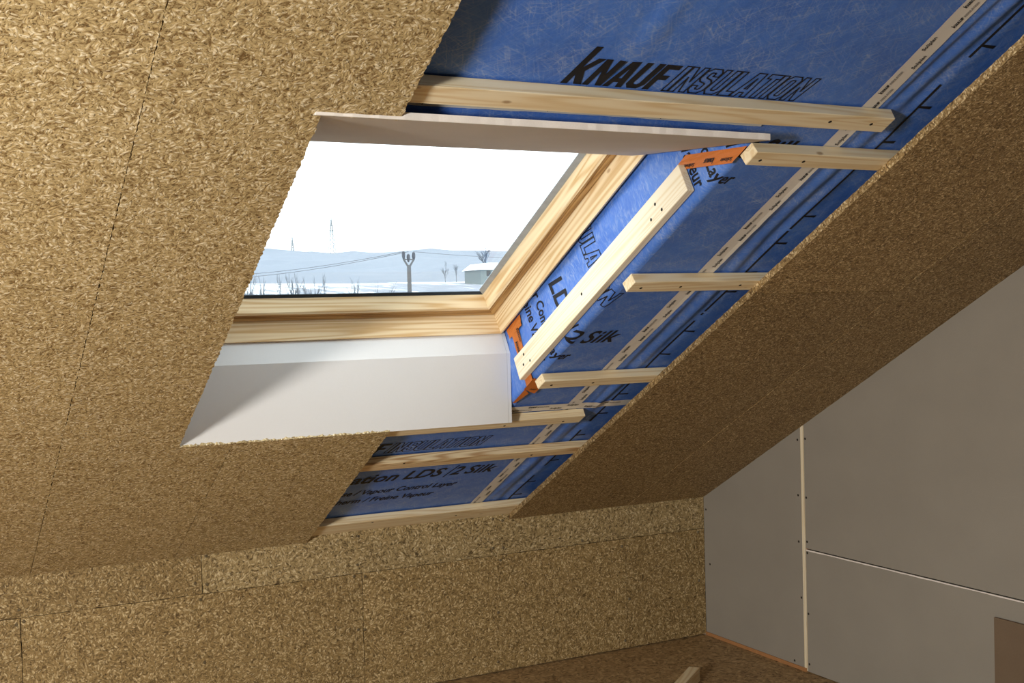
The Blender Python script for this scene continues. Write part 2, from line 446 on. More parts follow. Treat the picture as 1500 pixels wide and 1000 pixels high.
cpanel([(XA + g, .672 + g), (XB - g, .672 + g), (XB - g, HS0), (HX, HS0), (HX, HS1), (XB, HS1), (XB, 4.0), (XA + g, 4.0)], M['chip'], (2, 3, 4, 5, 7), .0022, .0065)
cpanel(rect(XA, XB, 4.0, SR), M['chip'])
cpanel([(XB + g, 0), (XC, 0), (XC, HS0), (XB + g, HS0)], M['chip'], (1, 2, 3), .0018)
XD, XE = 2.487, 3.122
for s0, s1 in ((0, .672), (.672, 2.012), (2.012, 3.35), (3.35, 4.7), (4.7, SR)):
    cpanel(rect(XD, XE, s0, s1), M['chip_right'], (0, 1, 2, 3), .0016, .012)
for s0, s1 in ((0, 1.338), (1.338, 2.68), (2.68, 4.02), (4.02, SR)):
    cpanel(rect(XE, XG, s0, s1), M['chip_right'], (0, 1, 2, 3), .0012, .02, .0013)
for s0, s1 in ((4.6, SR),):
    cpanel(rect(XB, XD, s0, s1), M['chip'])

# --- roof build-up behind, open at the window
deck = tag(empty('roof_deck', rf(0, 0, .34)), kind='structure')
WX0, WX1, WS0, WS1 = .826, 2.0, 1.229, 2.43
for a, b in (((XL - .1, -.5), (WX0 + .02, SR + .3)), ((WX1 - .02, -.5), (XG + .1, SR + .3)), ((WX0 + .02, -.5), (WX1 - .02, WS0 + .02)), ((WX0 + .02, WS1 - .02), (WX1 - .02, SR + .3))):
    box('deck_board', (a[0], a[1], -.08), (b[0], b[1], -.02), M['deck'], rf(0, 0, .34), deck)

# --- roof window
win = tag(empty('window_1', rf((WX0 + WX1) / 2, WS0, .30)), kind='structure')
def ring(profile, t0=0):
    """closed mitred ring round the window; profile = list of (inset, off)"""
    V, Fc = [], []; n = len(profile)
    for cx_, cs_, dx, ds in ((WX0, WS0, 1, 1), (WX1, WS0, -1, 1), (WX1, WS1, -1, -1), (WX0, WS1, 1, -1)):
        for t, o_ in profile: V.append((cx_ + dx * t, cs_ + ds * t, -o_))
    return V, n
def frame_members(name, profile, mats, parent, only=None, band=None):
    V, n = ring(profile)
    for k, nm in enumerate(('bottom', 'right', 'top', 'left')):
        if only is not None and k % 2 != only: continue
        a, b = k, (k + 1) % 4
        vv = V[a * n:(a + 1) * n] + V[b * n:(b + 1) * n]
        fs = [(i, (i + 1) % n, n + (i + 1) % n, n + i) for i in range(n)] + [tuple(range(n))[::-1], tuple(range(n, 2 * n))]
        c = Vector(np.mean([np.array(v) for v in vv], axis=0))
        o = from_py(name, [Vector(v) - c for v in vv], fs, mats[k % 2], M_ROOF @ Matrix.Translation(c), parent)
        if band:                             # room-facing sash band: heartwood tone with its shade painted in
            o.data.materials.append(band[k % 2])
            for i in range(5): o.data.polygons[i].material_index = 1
        bm = bmesh.new(); bm.from_mesh(o.data); bmesh.ops.recalc_face_normals(bm, faces=bm.faces); bm.to_mesh(o.data); bm.free()
mm = (M['sash_x'], M['sash_s'])
frame_members('frame_member', [(0, .302), (.008, .300), (.0290, .362), (.0290, .42), (0, .42)], mm, win)
frame_members('sash_member', [(.0330, .366), (.0335, .364), (.046, .368), (.048, .373), (.051, .369), (.060, .370), (.0660, .376), (.0800, .4235), (.0800, .434), (.0330, .434)], mm, win, None, (M['heart_shade_x'], M['heart_shade_s']))
for _m in (0, 1): frame_members('gasket', [(.0801, .4225), ((.0900, .1010)[_m], .4290), ((.0900, .1010)[_m], .4312), (.0801, .4312)], (M['dark_rubber'], M['gasket']), win, _m)
gx0, gx1, gs0, gs1 = WX0 + .082, WX1 - .082, WS0 + .082, WS1 - .082
box('pane', (gx0, gs0, -.4335), (gx1, gs1, -.4315), M['glass'], M_ROOF, win)

# ================================================================== WINDOW LININGS
YV = 3.853
lo = empty('lower_reveal_panel', Matrix.Translation((1.41, YV, 1.224)))
tag(lo, 'white plasterboard sill lining below the roof window, bent near its top', 'plasterboard')
zf = 1.4795
def lining(x0, x1, name, mat, parent, d=0.0):
    a = np.array([YV - d, 1.2275]); b = np.array([YV - d, zf]); c = b + .088 * np.array([st, ct])
    n1 = np.array([1, 0]); n2 = np.array([ct, -st])
    th = .0125
    a2, c2 = a + th * n1, c + th * n2; b2 = b + th * (n1 + n2) / (1 + n1 @ n2)
    prof = [a, b, c, c2, b2, a2]
    V = [(x0, *p) for p in prof] + [(x1, *p) for p in prof]
    fs = [(i, (i + 1) % 6, 6 + (i + 1) % 6, 6 + i) for i in range(6)] + [(0, 5, 4, 1), (1, 4, 3, 2), (6, 7, 10, 11), (7, 8, 9, 10)]
    fr = WM[parent.name]
    return from_py(name, [fr.inverted() @ Vector(v) for v in V], fs, mat, fr, parent)
lining(.80, 1.9975, 'board', M['gypsum'], lo)
lining(1.9985, 2.0115, 'edge_strip', M['gypsum'], lo, -.0004)
tt = empty('upper_reveal_panel', Matrix.Translation((1.4, 2.37, 2.05)))
tag(tt, 'grey plasterboard lining lying flat above the roof window with a pale cut edge', 'plasterboard')
SLP = .063
def tplate(name, x0, x1, y0, y1, t0, t1, mat, ragy=0):
    rr = random.Random(9); n = 60 if ragy else 1
    V, fs = [], []
    for i in range(n + 1):
        x = x0 + (x1 - x0) * i / n; j = rr.uniform(-ragy, ragy)
        for y in (y0 + j, y1):
            for q in (t0, t1): V.append((x - 1.4, y - 2.37, 2.0435 + SLP * (y - 2.375) + q - 2.05))
    for i in range(n):
        a = 4 * i; b = a + 4
        fs += [(a, b, b + 1, a + 1), (a, a + 2, b + 2, b), (a + 1, b + 1, b + 3, a + 3), (a + 2, a + 3, b + 3, b + 2)]
    fs += [(0, 1, 3, 2), (4 * n, 4 * n + 2, 4 * n + 3, 4 * n + 1)]
    return from_py(name, V, fs, mat, WM[tt.name], tt)
tplate('board', .80, 1.992, 2.3735, 2.985, 0, .0165, M['gypsum_top'])
tplate('cut_edge', .802, 1.990, 2.3705, 2.3745, .0006, .0162, M['core'], .0009)
tag(box('trim_2', (.800, HS0 - .05, -.33), (.8125, 2.62, -.024), M['gypsum'], M_ROOF), kind='structure')

# ================================================================== MEMBRANE
MO, FX = .057, 2.014                        # its plane, the fold at the window side
FS0, FS1 = 1.095, 2.70
def wr(x, s):                               # soft wrinkles, metres
    w = .0022 * math.sin(5.1 * x + 2.3 * s) * math.sin(3.7 * s - 1.9 * x + .6)
    e = math.exp(-((x - 2.40) / .055) ** 2)
    w += e * (.0050 * math.sin(75 * (x - 2.33) + 1.3 * math.sin(3.1 * s)) + .004 * math.sin(9 * s))
    c = math.exp(-((x - (1.50 + .10 * (s - 3.0))) / .010) ** 2) * max(0, min(1, (s - 2.9) * 8)); w -= .007 * c
    c = math.exp(-((x - (2.345 + .02 * math.sin(2 * s))) / .012) ** 2); w -= .004 * c
    for sb in (2.85, 2.683, 2.028, 1.364, 1.03, .72, .09): w *= 1 - .75 * math.exp(-((s - sb) / .05) ** 2)
    return w
FXC = FX + .022                             # fold centre keeps the side face at FX
def sheet(x, s, lift=0.0):
    """flat sheet coordinates -> (x, s, off); lift towards the room"""
    if x >= FXC or s < FS0 or s > FS1: return (x, s, MO + .002 + wr(x, s) - lift)
    r = .022; d = FXC - x; q = r * math.pi / 2
    if d < q:
        a = d / r
        return (FXC - (r + lift) * math.sin(a), s, MO + .002 + r - (r + lift) * math.cos(a))
    m = min(1, (d - q) * 9)
    return (FXC - r - lift + m * (.003 * math.sin(8 * s) + .0025 * math.sin(34 * d + 5 * s)), s, MO + .002 + r + (d - q))
mem = empty('vapour_membrane', rf(1.8, 1.8, MO))
tag(mem, 'printed blue vapour control membrane stretched behind the battens around the roof window', 'membrane')
FM = WM[mem.name]; IMR = (M_ROOF.inverted() @ FM).inverted()
def to_mem(p): return IMR @ Vector((p[0], p[1], -p[2]))
def grid(xs, ss, keep=lambda x, s: True):
    V, Fc, idx = [], [], {}
    for i in range(len(xs) - 1):
        for j in range(len(ss) - 1):
            if not keep((xs[i] + xs[i + 1]) / 2, (ss[j] + ss[j + 1]) / 2): continue
            q = []
            for a, b in ((i, j), (i + 1, j), (i + 1, j + 1), (i, j + 1)):
                if (a, b) not in idx: idx[(a, b)] = len(V); V.append(to_mem(sheet(xs[a], ss[b])))
                q.append(idx[(a, b)])
            Fc.append(tuple(q))
    return V, Fc
lin = lambda a, b, n: [a + (b - a) * i / n for i in range(n + 1)]
main_x = lin(.70, 1.60, 30) + lin(1.60, FXC, 24)[1:] + lin(FXC, 2.75, 110)[1:]
e = 1e-5
main_s = lin(.035, FS0 - e, 44) + lin(FS0 + e, FS1 - e, 70) + lin(FS1 + e, 4.65, 80)
V1 = grid(main_x, main_s, lambda x, s: x > FXC or s < FS0 or s > FS1)
flap_x = lin(1.765, FXC - .0346, 12) + lin(FXC - .0346, FXC, 8)[1:]
V2 = grid(flap_x, lin(FS0 + .001, FS1 - .001, 70))
V, Fc = join([V1, V2])
from_py('sheet', V, Fc, M['membrane'], FM, mem, True)

# --- lettering drawn as flat print
GL = {
 'k': (.60, [[(0, 0), (.18, 0), (.18, .36), (.36, 0), (.58, 0), (.33, .5), (.58, 1), (.37, 1), (.18, .62), (.18, 1.42), (0, 1.42)]]),
 'N': (.57, [[(0, 0), (.17, 0), (.17, .58), (.36, 0), (.53, 0), (.53, 1), (.36, 1), (.36, .42), (.17, 1), (0, 1)]]),
 'A': (.58, [[(0, 0), (.17, 0), (.20, .18), (.34, .18), (.37, 0), (.54, 0), (.41, 1), (.13, 1)], [(.22, .34), (.32, .34), (.27, .78)]]),
 'U': (.57, [[(0, 1), (0, .16), (.13, 0), (.40, 0), (.53, .16), (.53, 1), (.35, 1), (.35, .21), (.31, .16), (.22, .16), (.18, .21), (.18, 1)]]),
 'F': (.50, [[(0, 0), (.18, 0), (.18, .40), (.40, .40), (.40, .58), (.18, .58), (.18, .82), (.46, .82), (.46, 1), (0, 1)]]),
 'I': (.22, [[(0, 0), (.18, 0), (.18, 1), (0, 1)]]),
 'S': (.55, [[(0, .3), (0, .13), (.12, 0), (.39, 0), (.51, .13), (.51, .45), (.4, .56), (.21, .62), (.18, .66), (.18, .8), (.21, .84), (.3, .84), (.33, .8), (.33, .7),
              (.51, .7), (.51, .87), (.39, 1), (.12, 1), (0, .87), (0, .58), (.1, .47), (.3, .41), (.33, .37), (.33, .2), (.3, .16), (.21, .16), (.18, .2), (.18, .3)]]),
 'L': (.44, [[(0, 0), (.42, 0), (.42, .18), (.18, .18), (.18, 1), (0, 1)]]),
 'T': (.49, [[(.14, 0), (.32, 0), (.32, .82), (.46, .82), (.46, 1), (0, 1), (0, .82), (.14, .82)]]),
 'O': (.56, [[(0, .14), (.12, 0), (.40, 0), (.52, .14), (.52, .86), (.40, 1), (.12, 1), (0, .86)], [(.18, .2), (.18, .8), (.21, .84), (.31, .84), (.34, .8), (.34, .2), (.31, .16), (.21, .16)]]),
}
def glyph_fill(word, w, h, shear):
    tot = sum(GL[c][0] for c in word); k = w / tot; x = 0; V, Fc = [], []
    for c in word:
        adv, loops = GL[c]
        pts = [[Vector(((x + p[0]) * k + p[1] * h * shear, p[1] * h, 0)) for p in lp] for lp in loops]
        o = len(V); flat = [p for lp in pts for p in lp]
        V += flat; Fc += [tuple(i + o for i in t) for t in tessellate_polygon(pts)]
        x += adv
    return V, Fc
def glyph_line(word, w, h, shear, lw):
    tot = sum(GL[c][0] for c in word); k = w / tot; x = 0; V, Fc = [], []
    for c in word:
        adv, loops = GL[c]
        for lp in loops:
            pts = [Vector(((x + p[0]) * k + p[1] * h * shear, p[1] * h)) for p in lp]
            n = len(pts)
            for i in range(n):
                a, b = pts[i], pts[(i + 1) % n]; t = (b - a).normalized(); nn = Vector((-t.y, t.x)) * lw / 2
                a, b = a - t * lw / 2, b + t * lw / 2; o = len(V)
                V += [Vector((*(a - nn), 0)), Vector((*(b - nn), 0)), Vector((*(b + nn), 0)), Vector((*(a + nn), 0))]
                Fc.append((o, o + 1, o + 2, o + 3))
        x += adv
    return V, Fc
def text_mesh(body, size, shear=0.0, bold=0.0, width=None):
    cu = bpy.data.curves.new('print', 'FONT'); cu.body = body; cu.size = size; cu.shear = shear
    cu.offset = bold; cu.resolution_u = 3
    ob = bpy.data.objects.new('print', cu); COL.objects.link(ob)
    dg = bpy.context.evaluated_depsgraph_get(); me = bpy.data.meshes.new_from_object(ob.evaluated_get(dg))
    V = [v.co.copy() for v in me.vertices]; Fc = [tuple(p.vertices) for p in me.polygons]
    bpy.data.objects.remove(ob); bpy.data.curves.remove(cu); bpy.data.meshes.remove(me)
    if width and V:
        x0, x1 = min(v.x for v in V), max(v.x for v in V)
        for v in V: v.x = (v.x - x0) * width / (x1 - x0)
    return V, Fc
def place(vf, x, s):
    return [Vector((v.x + x, v.y + s, 0)) for v in vf[0]], vf[1]
def print_on_sheet(name, parts, mat, lift=.0012):
    V, Fc = join(parts)
    bm = bmesh.new(); vs_ = [bm.verts.new((v.x, v.y, 0)) for v in V]
    for f in Fc:
        try: bm.faces.new([vs_[i] for i in f])
        except ValueError: pass
    xs = sorted({round(x, 4) for x in [FXC - .0346 * i / 8 for i in range(9)] + lin(1.765, FXC - .0346, 12)})
    for xc in xs:
        ge = bm.verts[:] + bm.edges[:] + bm.faces[:]
        bmesh.ops.bisect_plane(bm, geom=ge, plane_co=(xc, 0, 0), plane_no=(1, 0, 0), dist=1e-6)
    cut = [f for f in bm.faces if f.calc_center_median().x < 1.767 and FS0 < f.calc_center_median().y < FS1]
    bmesh.ops.delete(bm, geom=cut, context='FACES')
    if not bm.faces: bm.free(); return None
    for v in bm.verts:
        v.co = to_mem(sheet(v.co.x, v.co.y, lift))
    return from_bm(name, bm, mat, FM, mem)
H = .088; SHR = .26
def flush(vf, x_end, s):                     # right end of a line of text at x_end
    x1 = max(v.x for v in vf[0]); return place(vf, x_end - x1, s)
for b, b2, b3, b4, dx in ((2.878, 2.640, 2.522, 2.452, -.02), (1.845, 1.602, 1.487, 1.412, -.02), (.775, .478, .352, .264, .0)):
    print_on_sheet('printed_logo', [place(glyph_fill('kNAUF', .265, H, SHR), 1.360, b)], M['black_ink'])
    print_on_sheet('printed_logo_outline', [place(glyph_line('INSULATION', .400, H, SHR, .0036), 1.634, b)], M['black_ink'])
    for body, size, bold, width, xe, sb in (('Insulation LDS', .118, .0028, .575, 1.985, b2), ('2', .118, .0024, .05, 2.065, b2), ('Silk', .118, .0020, .138, 2.218, b2),
                                            ('bremse / Vapour Control Layer', .066, .0014, .60, 2.094, b3), ('therm / Freine Vapeur', .066, .0014, .445, 2.022, b4)):
        print_on_sheet('printed_text', [flush(text_mesh(body, size, .28, bold, width), xe + dx, sb)], M['black_ink'])
    print_on_sheet('printed_bar', [([Vector((x + dx, b2 + y, 0)) for x, y in ((1.994, -.02), (2.0, -.02), (2.029, .10), (2.023, .10))], [(0, 1, 2, 3)])], M['black_ink'])
# --- dashed cutting line with ticks
rl = []
XLN = 2.452
def seg(s0, s1, x0=XLN, x1=None, w=.008):
    n = max(2, int((s1 - s0) / .03)); x1 = x0 if x1 is None else x1
    V, Fc = [], []
    for i in range(n + 1):
        s = s0 + (s1 - s0) * i / n; x = x0 + (x1 - x0) * i / n
        V += [Vector((x - w / 2, s, 0)), Vector((x + w / 2, s, 0))]
    return V, [(2 * i, 2 * i + 1, 2 * i + 3, 2 * i + 2) for i in range(n)]
def tick(s):
    return [Vector((XLN, s - .004, 0)), Vector((XLN + .045, s - .006, 0)), Vector((XLN + .045, s + .006, 0)), Vector((XLN, s + .004, 0))], [(0, 1, 2, 3)]
for s0, s1 in ((3.085, 3.9), (2.30, 2.98), (1.80, 2.29), (1.775 - .0, 1.79), (.93, 1.735), (.50, .85), (.10, .395)):
    rl.append(seg(s0, s1))
for s in (3.52, 3.34, 3.13, 2.89, 2.74, 2.62, 2.37, 2.22, 2.05, 1.93, 1.66, 1.49, 1.33, 1.17, 1.00, .80, .64, .55, .31, .16):
    rl.append(tick(s))
print_on_sheet('printed_ruler_line', rl, M['black_ink'], .0014)

# --- paper and orange tapes
def logo_run(start, length, row, flip=False, orange=False):
    """print along a tape: list of (verts, faces) black, grey; x along the tape, y across"""
    B, G = [], []
    p = start; word = 0
    while p < length:
        if word % 2 == 0:
            B.append(place(glyph_fill('kNAUF', .036, .0105, .2), p, row))
            G.append(place(glyph_fill('INSULATION', .050, .0085, .2), p + .038, row))
            p += .165
        else:
            B.append(place(text_mesh('Solitwin' if orange else 'Soliplan', .0175, .2, .0003, .050), p, row)); p += .150
        word += 1
    return B, G
def strip_tape(name, label, x0, x1, s0, s1, along_s, parent=None, lift=.0022, group=None):
    rr = random.Random(int(s0 * 100)); w = (x1 - x0) if along_s else (s1 - s0); L = (s1 - s0) if along_s else (x1 - x0)
    t = empty(name, rf(x0, s0, MO)); FT = WM[t.name]; inv = (M_ROOF.inverted() @ FT).inverted()
    def mp(a, c, l):                          # a along, c across
        x, s = (x1 - c, s0 + a) if along_s else (x0 + a, s0 + c)
        q = sheet(x, s, l) if x > FXC or not along_s else sheet(x, s, l)
        q = (x, s, MO + .002 + wr(x, s) - l)
        return inv @ Vector((q[0], q[1], -q[2]))
    n = max(4, int(L / .02)); V, Fc = [], []
    for i in range(n + 1):
        for j in range(5):
            jit = rr.uniform(-.0008, .0008) if j in (0, 4) else 0
            V.append(mp(L * i / n, w * j / 4 + jit, lift))
    for i in range(n):
        for j in range(4): Fc.append((i * 5 + j, i * 5 + j + 1, i * 5 + j + 6, i * 5 + j + 5))
    from_py('paper_strip', V, Fc, M['tape'], FT, t)
    B1, G1 = logo_run(.01, L - .12, w * .22); B2, G2 = logo_run(.075, L - .12, w * .62)
    for nm, pr, mt in (('printed_lettering', B1 + B2, M['black_ink']), ('printed_grey_lettering', G1 + G2, M['grey_ink'])):
        V, Fc = join(pr)
        tag(from_py(nm, [mp(v.x, v.y, lift + .0012) for v in V], Fc, mt, FT, t), kind='stuff')
    tag(t, label, 'tape', group); return t
strip_tape('sealing_tape', 'long pale paper tape with printed lettering running up the blue membrane', 2.262, 2.320, .02, 4.4, True)
strip_tape('sealing_tape', 'short pale paper tape crossing the membrane level with the sill lining', 2.02, 2.56, 1.070, 1.118, False, lift=.0036)
strip_tape('sealing_tape', 'pale paper tape on the membrane just above the flat upper lining', .86, 2.0, 2.775, 2.818, False, lift=.0036)

def orange_tape(label, quads, marks):
    """strips of adhesive tape pressed on the side of the opening; quads of (x, s, off)"""
    c = np.mean([np.array(p) for q in quads for p in q], axis=0)
    t = empty('orange_tape', rf(*c)); FT = WM[t.name]; inv = (M_ROOF.inverted() @ FT).inverted()
    V, Fc = [], []
    for q in quads:
        a, b, c_, d = [np.array(p, float) for p in q]; n, m = 10, 4; o = len(V)
        rr = random.Random(len(V) + 1)
        for i in range(n + 1):
            for j in range(m + 1):
                u, v = i / n, j / m
                p = (a * (1 - u) + b * u) * (1 - v) + (d * (1 - u) + c_ * u) * v
                p[0] += rr.uniform(-.0009, .0009)
                V.append(inv @ Vector((p[0], p[1], -p[2])))
        for i in range(n):
            for j in range(m):
                k = o + i * (m + 1) + j; Fc.append((k, k + m + 1, k + m + 2, k + 1))
    from_py('adhesive_strip', V, Fc, M['orange'], FT, t)
    B = []
    for (org, du, dv, word, ln) in marks:
        org, du, dv = [np.array(a, float) for a in (org, du, dv)]; du /= np.linalg.norm(du); dv /= np.linalg.norm(dv)
        vf = glyph_fill('kNAUF', ln, ln * .28, .2) if word == 'logo' else text_mesh(word, ln * .34, .2, .0003, ln)
        pts = [org + du * v.x + dv * v.y for v in vf[0]]
        B.append(([inv @ Vector((p[0], p[1], -p[2])) for p in pts], vf[1]))
    Vb, Fb = join(B); tag(from_py('printed_lettering', Vb, Fb, M['black_ink'], FT, t), kind='stuff')
    return tag(t, label, 'tape')
XT = FX - .0065
def top_s(o): return 2.782 - 1.64 * o        # where the upper lining meets the side of the opening
orange_tape('orange adhesive tape sealing the membrane to the upper lining corner',
            [[(XT, top_s(.050), .050), (XT, top_s(.190), .190), (XT, top_s(.190) - .075, .190), (XT, top_s(.050) - .075, .050)]],
            [((XT - .002, top_s(.06) - .045, .06), (0, -1.64, 1), (0, -1, -.6), 'Solitwin', .05),
             ((XT - .002, top_s(.105) - .035, .105), (0, -1.64, 1), (0, -1, -.6), 'logo', .045),
             ((XT - .002, top_s(.145) - .05, .145), (0, -1.64, 1), (0, -1, -.6), 'Solitwin', .05)])
orange_tape('orange adhesive tape running down the membrane beside the sill lining',
            [[(XT, 1.335, .285), (XT, 1.335, .060), (XT, 1.282, .060), (XT, 1.282, .285)],
             [(XT - .001, 1.375, .302), (XT - .001, 1.365, .262), (XT - .001, 1.262, .262), (XT - .001, 1.255, .302)],
             [(FX - .004, 1.345, .062), (FX + .050, 1.30, .052), (FX + .044, 1.235, .052), (FX - .004, 1.255, .062)],
             [(FX - .004, 1.262, .058), (FX + .018, 1.242, .051), (FX - .002, 1.165, .051), (FX - .012, 1.165, .052)]],
            [((XT - .0025, 1.325, .27), (0, 0, -1), (0, 1, 0), 'Solitwin', .055), ((XT - .0025, 1.295, .23), (0, 0, -1), (0, 1, 0), 'logo', .045),
             ((XT - .0025, 1.325, .16), (0, 0, -1), (0, 1, 0), 'logo', .045), ((FX + .004, 1.275, .050), (1, -.3, 0), (.3, 1, 0), 'logo', .03)])

# ================================================================== BATTENS
def batten(label, x0, x1, s0, s1, mat='pine_x', screws=(), o0=.0225, o1=.0545, tilt=0.0, cut=0.0, seed=1):
    c = ((x0 + x1) / 2, (s0 + s1) / 2, o1)
    fr = rf(*c) @ Matrix.Rotation(tilt, 4, 'Z')
    t = empty('batten', fr)
    bm = bmesh.new(); hx, hs, d = (x1 - x0) / 2, (s1 - s0) / 2, o1 - o0
    bm_box(bm, (-hx, -hs, 0), (hx, hs, d), .0016)
    for v in bm.verts:
        if v.co.x < 0: v.co.x += cut * (v.co.z / d)
    from_bm('timber', bm, M[mat], fr, t)
    for u, w in screws:
        shared('screw', ME_HOLE, fr @ Matrix.Translation((u - c[0], w - c[1], d + .0004)), t)
    return tag(t, label, 'batten', 'pine battens across the membrane')
batten('long pine batten under the large printed logo, above the upper lining', .995, 2.362, 2.820, 2.878, screws=((2.16, 2.849), (2.30, 2.850)))
batten('short pine batten ending at the right corner of the upper lining', 2.016, 2.56, 2.654, 2.711, screws=((2.055, 2.677), (2.20, 2.68)), cut=.006)
batten('short pine batten beside the middle of the roof window, by the slanting board', 2.010, 2.56, 1.999, 2.057, screws=((2.055, 2.022), (2.20, 2.026), (2.43, 2.03)), cut=.004)
batten('short pine batten next to the lower end of the slanting board', 2.014, 2.56, 1.335, 1.393, screws=((2.06, 1.36), (2.23, 1.36)), cut=.004)
batten('pine batten directly under the sill lining with a free right end', 1.40, 2.350, 1.010, 1.068, screws=((2.02, 1.03), (2.27, 1.03)))
batten('strongly grained pine batten second above the chipboard knee wall', 1.40, 2.56, .690, .752, 'pine_rings', screws=((1.72, .742), (2.28, .715)), tilt=-.008)
batten('lowest pine batten lying along the top of the chipboard knee wall', 1.40, 2.56, .006, .118, screws=((1.80, .100), (2.2, .07)), tilt=-.004)
# the board on the side of the window opening
bd = empty('lining_board', rf(1.998, 1.86, .128))
fb = WM[bd.name]
bm = bmesh.new(); bm_box(bm, (-.0125, -.575, -.0435), (.0125, .590, .0435), .0015)
for v in bm.verts:
    if v.co.y > 0: v.co.y += -.15 * v.co.z * 0
o = from_bm('timber', bm, M['pine_s'], fb, bd)
for y, z in ((-.52, .01), (-.50, -.02), (-.47, .02), (.40, .015), (.44, -.012), (.46, .02), (-.05, .0)):
    shared('screw', ME_HOLE, fb @ Matrix.Translation((-.0129, y, z)) @ Matrix.Rotation(-math.pi / 2, 4, 'Y'), bd)
tag(bd, 'wide pale pine board running up the right side of the window opening', 'board')

# ================================================================== THINGS ON THE FLOOR
pa, pb = hit(1017, 976.5, (0, 0, 1), .06), hit(996, 999.5, (0, 0, 1), .06)
d = Vector((pb[0] - pa[0], pb[1] - pa[1], 0)).normalized()
fr = Matrix.Translation((pa[0], pa[1], 0)) @ Matrix.Rotation(math.atan2(d.y, d.x), 4, 'Z')
oc = empty('timber_offcut', fr)
box('timber', (0, -.024, 0.0), (.62, .024, .060), M['pine_x'], fr, oc, .002)
tag(oc, 'squared timber offcut lying on the brown floor', 'timber')
hb = empty('hardboard_sheet', Matrix.Translation((XG - .010, 2.70, 0)))
box('sheet', (-.006, -.355, .0), (.004, .355, .468), M['hardboard'], WM[hb.name], hb, .001)
tag(hb, 'dark brown board standing on the floor against the grey plasterboard wall', 'board')

# ================================================================== OUT OF DOORS
def zg(x, y):
    if y < 80: return -3.0
    if y < 230: t = (y - 80) / 150; return -3 + 11.2 * (t * t * (3 - 2 * t)) + .3 * math.sin(x * .05)
    return 8.2 + .004 * (y - 230)
xs = lin(-1.0, 2.0, 50); ys = lin(8, 80, 6) + lin(80, 260, 30)[1:] + lin(260, 520, 8)[1:]
V = [(u * y, y, zg(u * y, y)) for y in ys for u in xs]; n = len(xs)
Fc = [(j * n + i, j * n + i + 1, (j + 1) * n + i + 1, (j + 1) * n + i) for j in range(len(ys) - 1) for i in range(n - 1)]
tag(from_py('ground', V, Fc, M['field'], Matrix.Identity(4), None, True), kind='structure')
rh = random.Random(2)
def crest(u): return .0590 + .0022 * math.sin(9 * u + 1) + .0012 * math.sin(31 * u) - .004 * max(0, u - .45)
xs = lin(-1.0, 2.0, 160); ys = lin(500, 820, 16) + [900, 1100]
V = []
for j, y in enumerate(ys):
    for u in xs:
        t = min(1, (y - 500) / 320); nrm = math.sqrt(1)
        z = 8 + (EYE + crest(u) * 820 - 8) * (t ** .8) + (rh.uniform(-1.2, 1.2) if 0 < t else 0)
        if y > 820: z -= (y - 820) * .05
        V.append((u * y, y, z))
n = len(xs); Fc = [(j * n + i, j * n + i + 1, (j + 1) * n + i + 1, (j + 1) * n + i) for j in range(len(ys) - 1) for i in range(n - 1)]
tag(from_py('hillside', V, Fc, M['hill'], Matrix.Identity(4), None, False), kind='structure')

# power pole with three insulators
D = 60
tp = at(599, 388, D); bx_, by_ = tp[0], D
po = empty('power_pole', Matrix.Translation((bx_, by_, -3)))
fp = WM[po.name]; sc_ = D / F_PX * math.hypot(1, .52)
zt = tp[2] + 3
def pp(name, pts, r, mat): v, f = tube(pts, r, 8); return from_py(name, v, f, mat, fp, po)
pp('mast', [(.0, 0, 0), (.0, 0, zt)], [.16, .115], M['pole'])
for dx, top in ((-.26, 9), (.26, 7)):
    pp('arm', [(0, 0, zt - .15), (dx, 0, zt + .25), (dx * 1.05, 0, zt + .60)], .055, M['pole'])
for dx, z0 in ((-.30, .55), (-.02, .40), (.29, .50)):
    pp('insulator', [(dx, 0, zt + z0 - .25), (dx, 0, zt + z0 - .1), (dx, 0, zt + z0), (dx, 0, zt + z0 + .15), (dx, 0, zt + z0 + .2)], [.04, .09, .10, .085, .03], M['insulator'])
pp('crossbar', [(-.34, 0, zt + .30), (.34, 0, zt + .30)], .035, M['pole'])
tag(po, 'forked wooden power pole with dark insulators seen through the window', 'power pole')
top0 = Vector((bx_, by_, zt - 3 + .72))
for k, (px, py, dd) in enumerate(((200, 402, 95), (200, 409, 95), (900, 366, 120))):
    a = top0 + Vector(((-.3, .0, .29)[k], 0, 0)); b = Vector(at(px, py, dd))
    pts = [a.lerp(b, t) - Vector((0, 0, 1.2 * 4 * t * (1 - t) * .5)) for t in lin(0, 1, 16)]
    v, f = tube([p - a for p in pts], .016, 4)
    c = from_py('power_line', v, f, M['insulator'], Matrix.Translation(a))
    tag(c, ('upper thin power line leaving the pole towards the left hill', 'lower thin power line leaving the pole towards the left hill', 'thin power line leaving the pole towards the snowy roof')[k], 'power line')

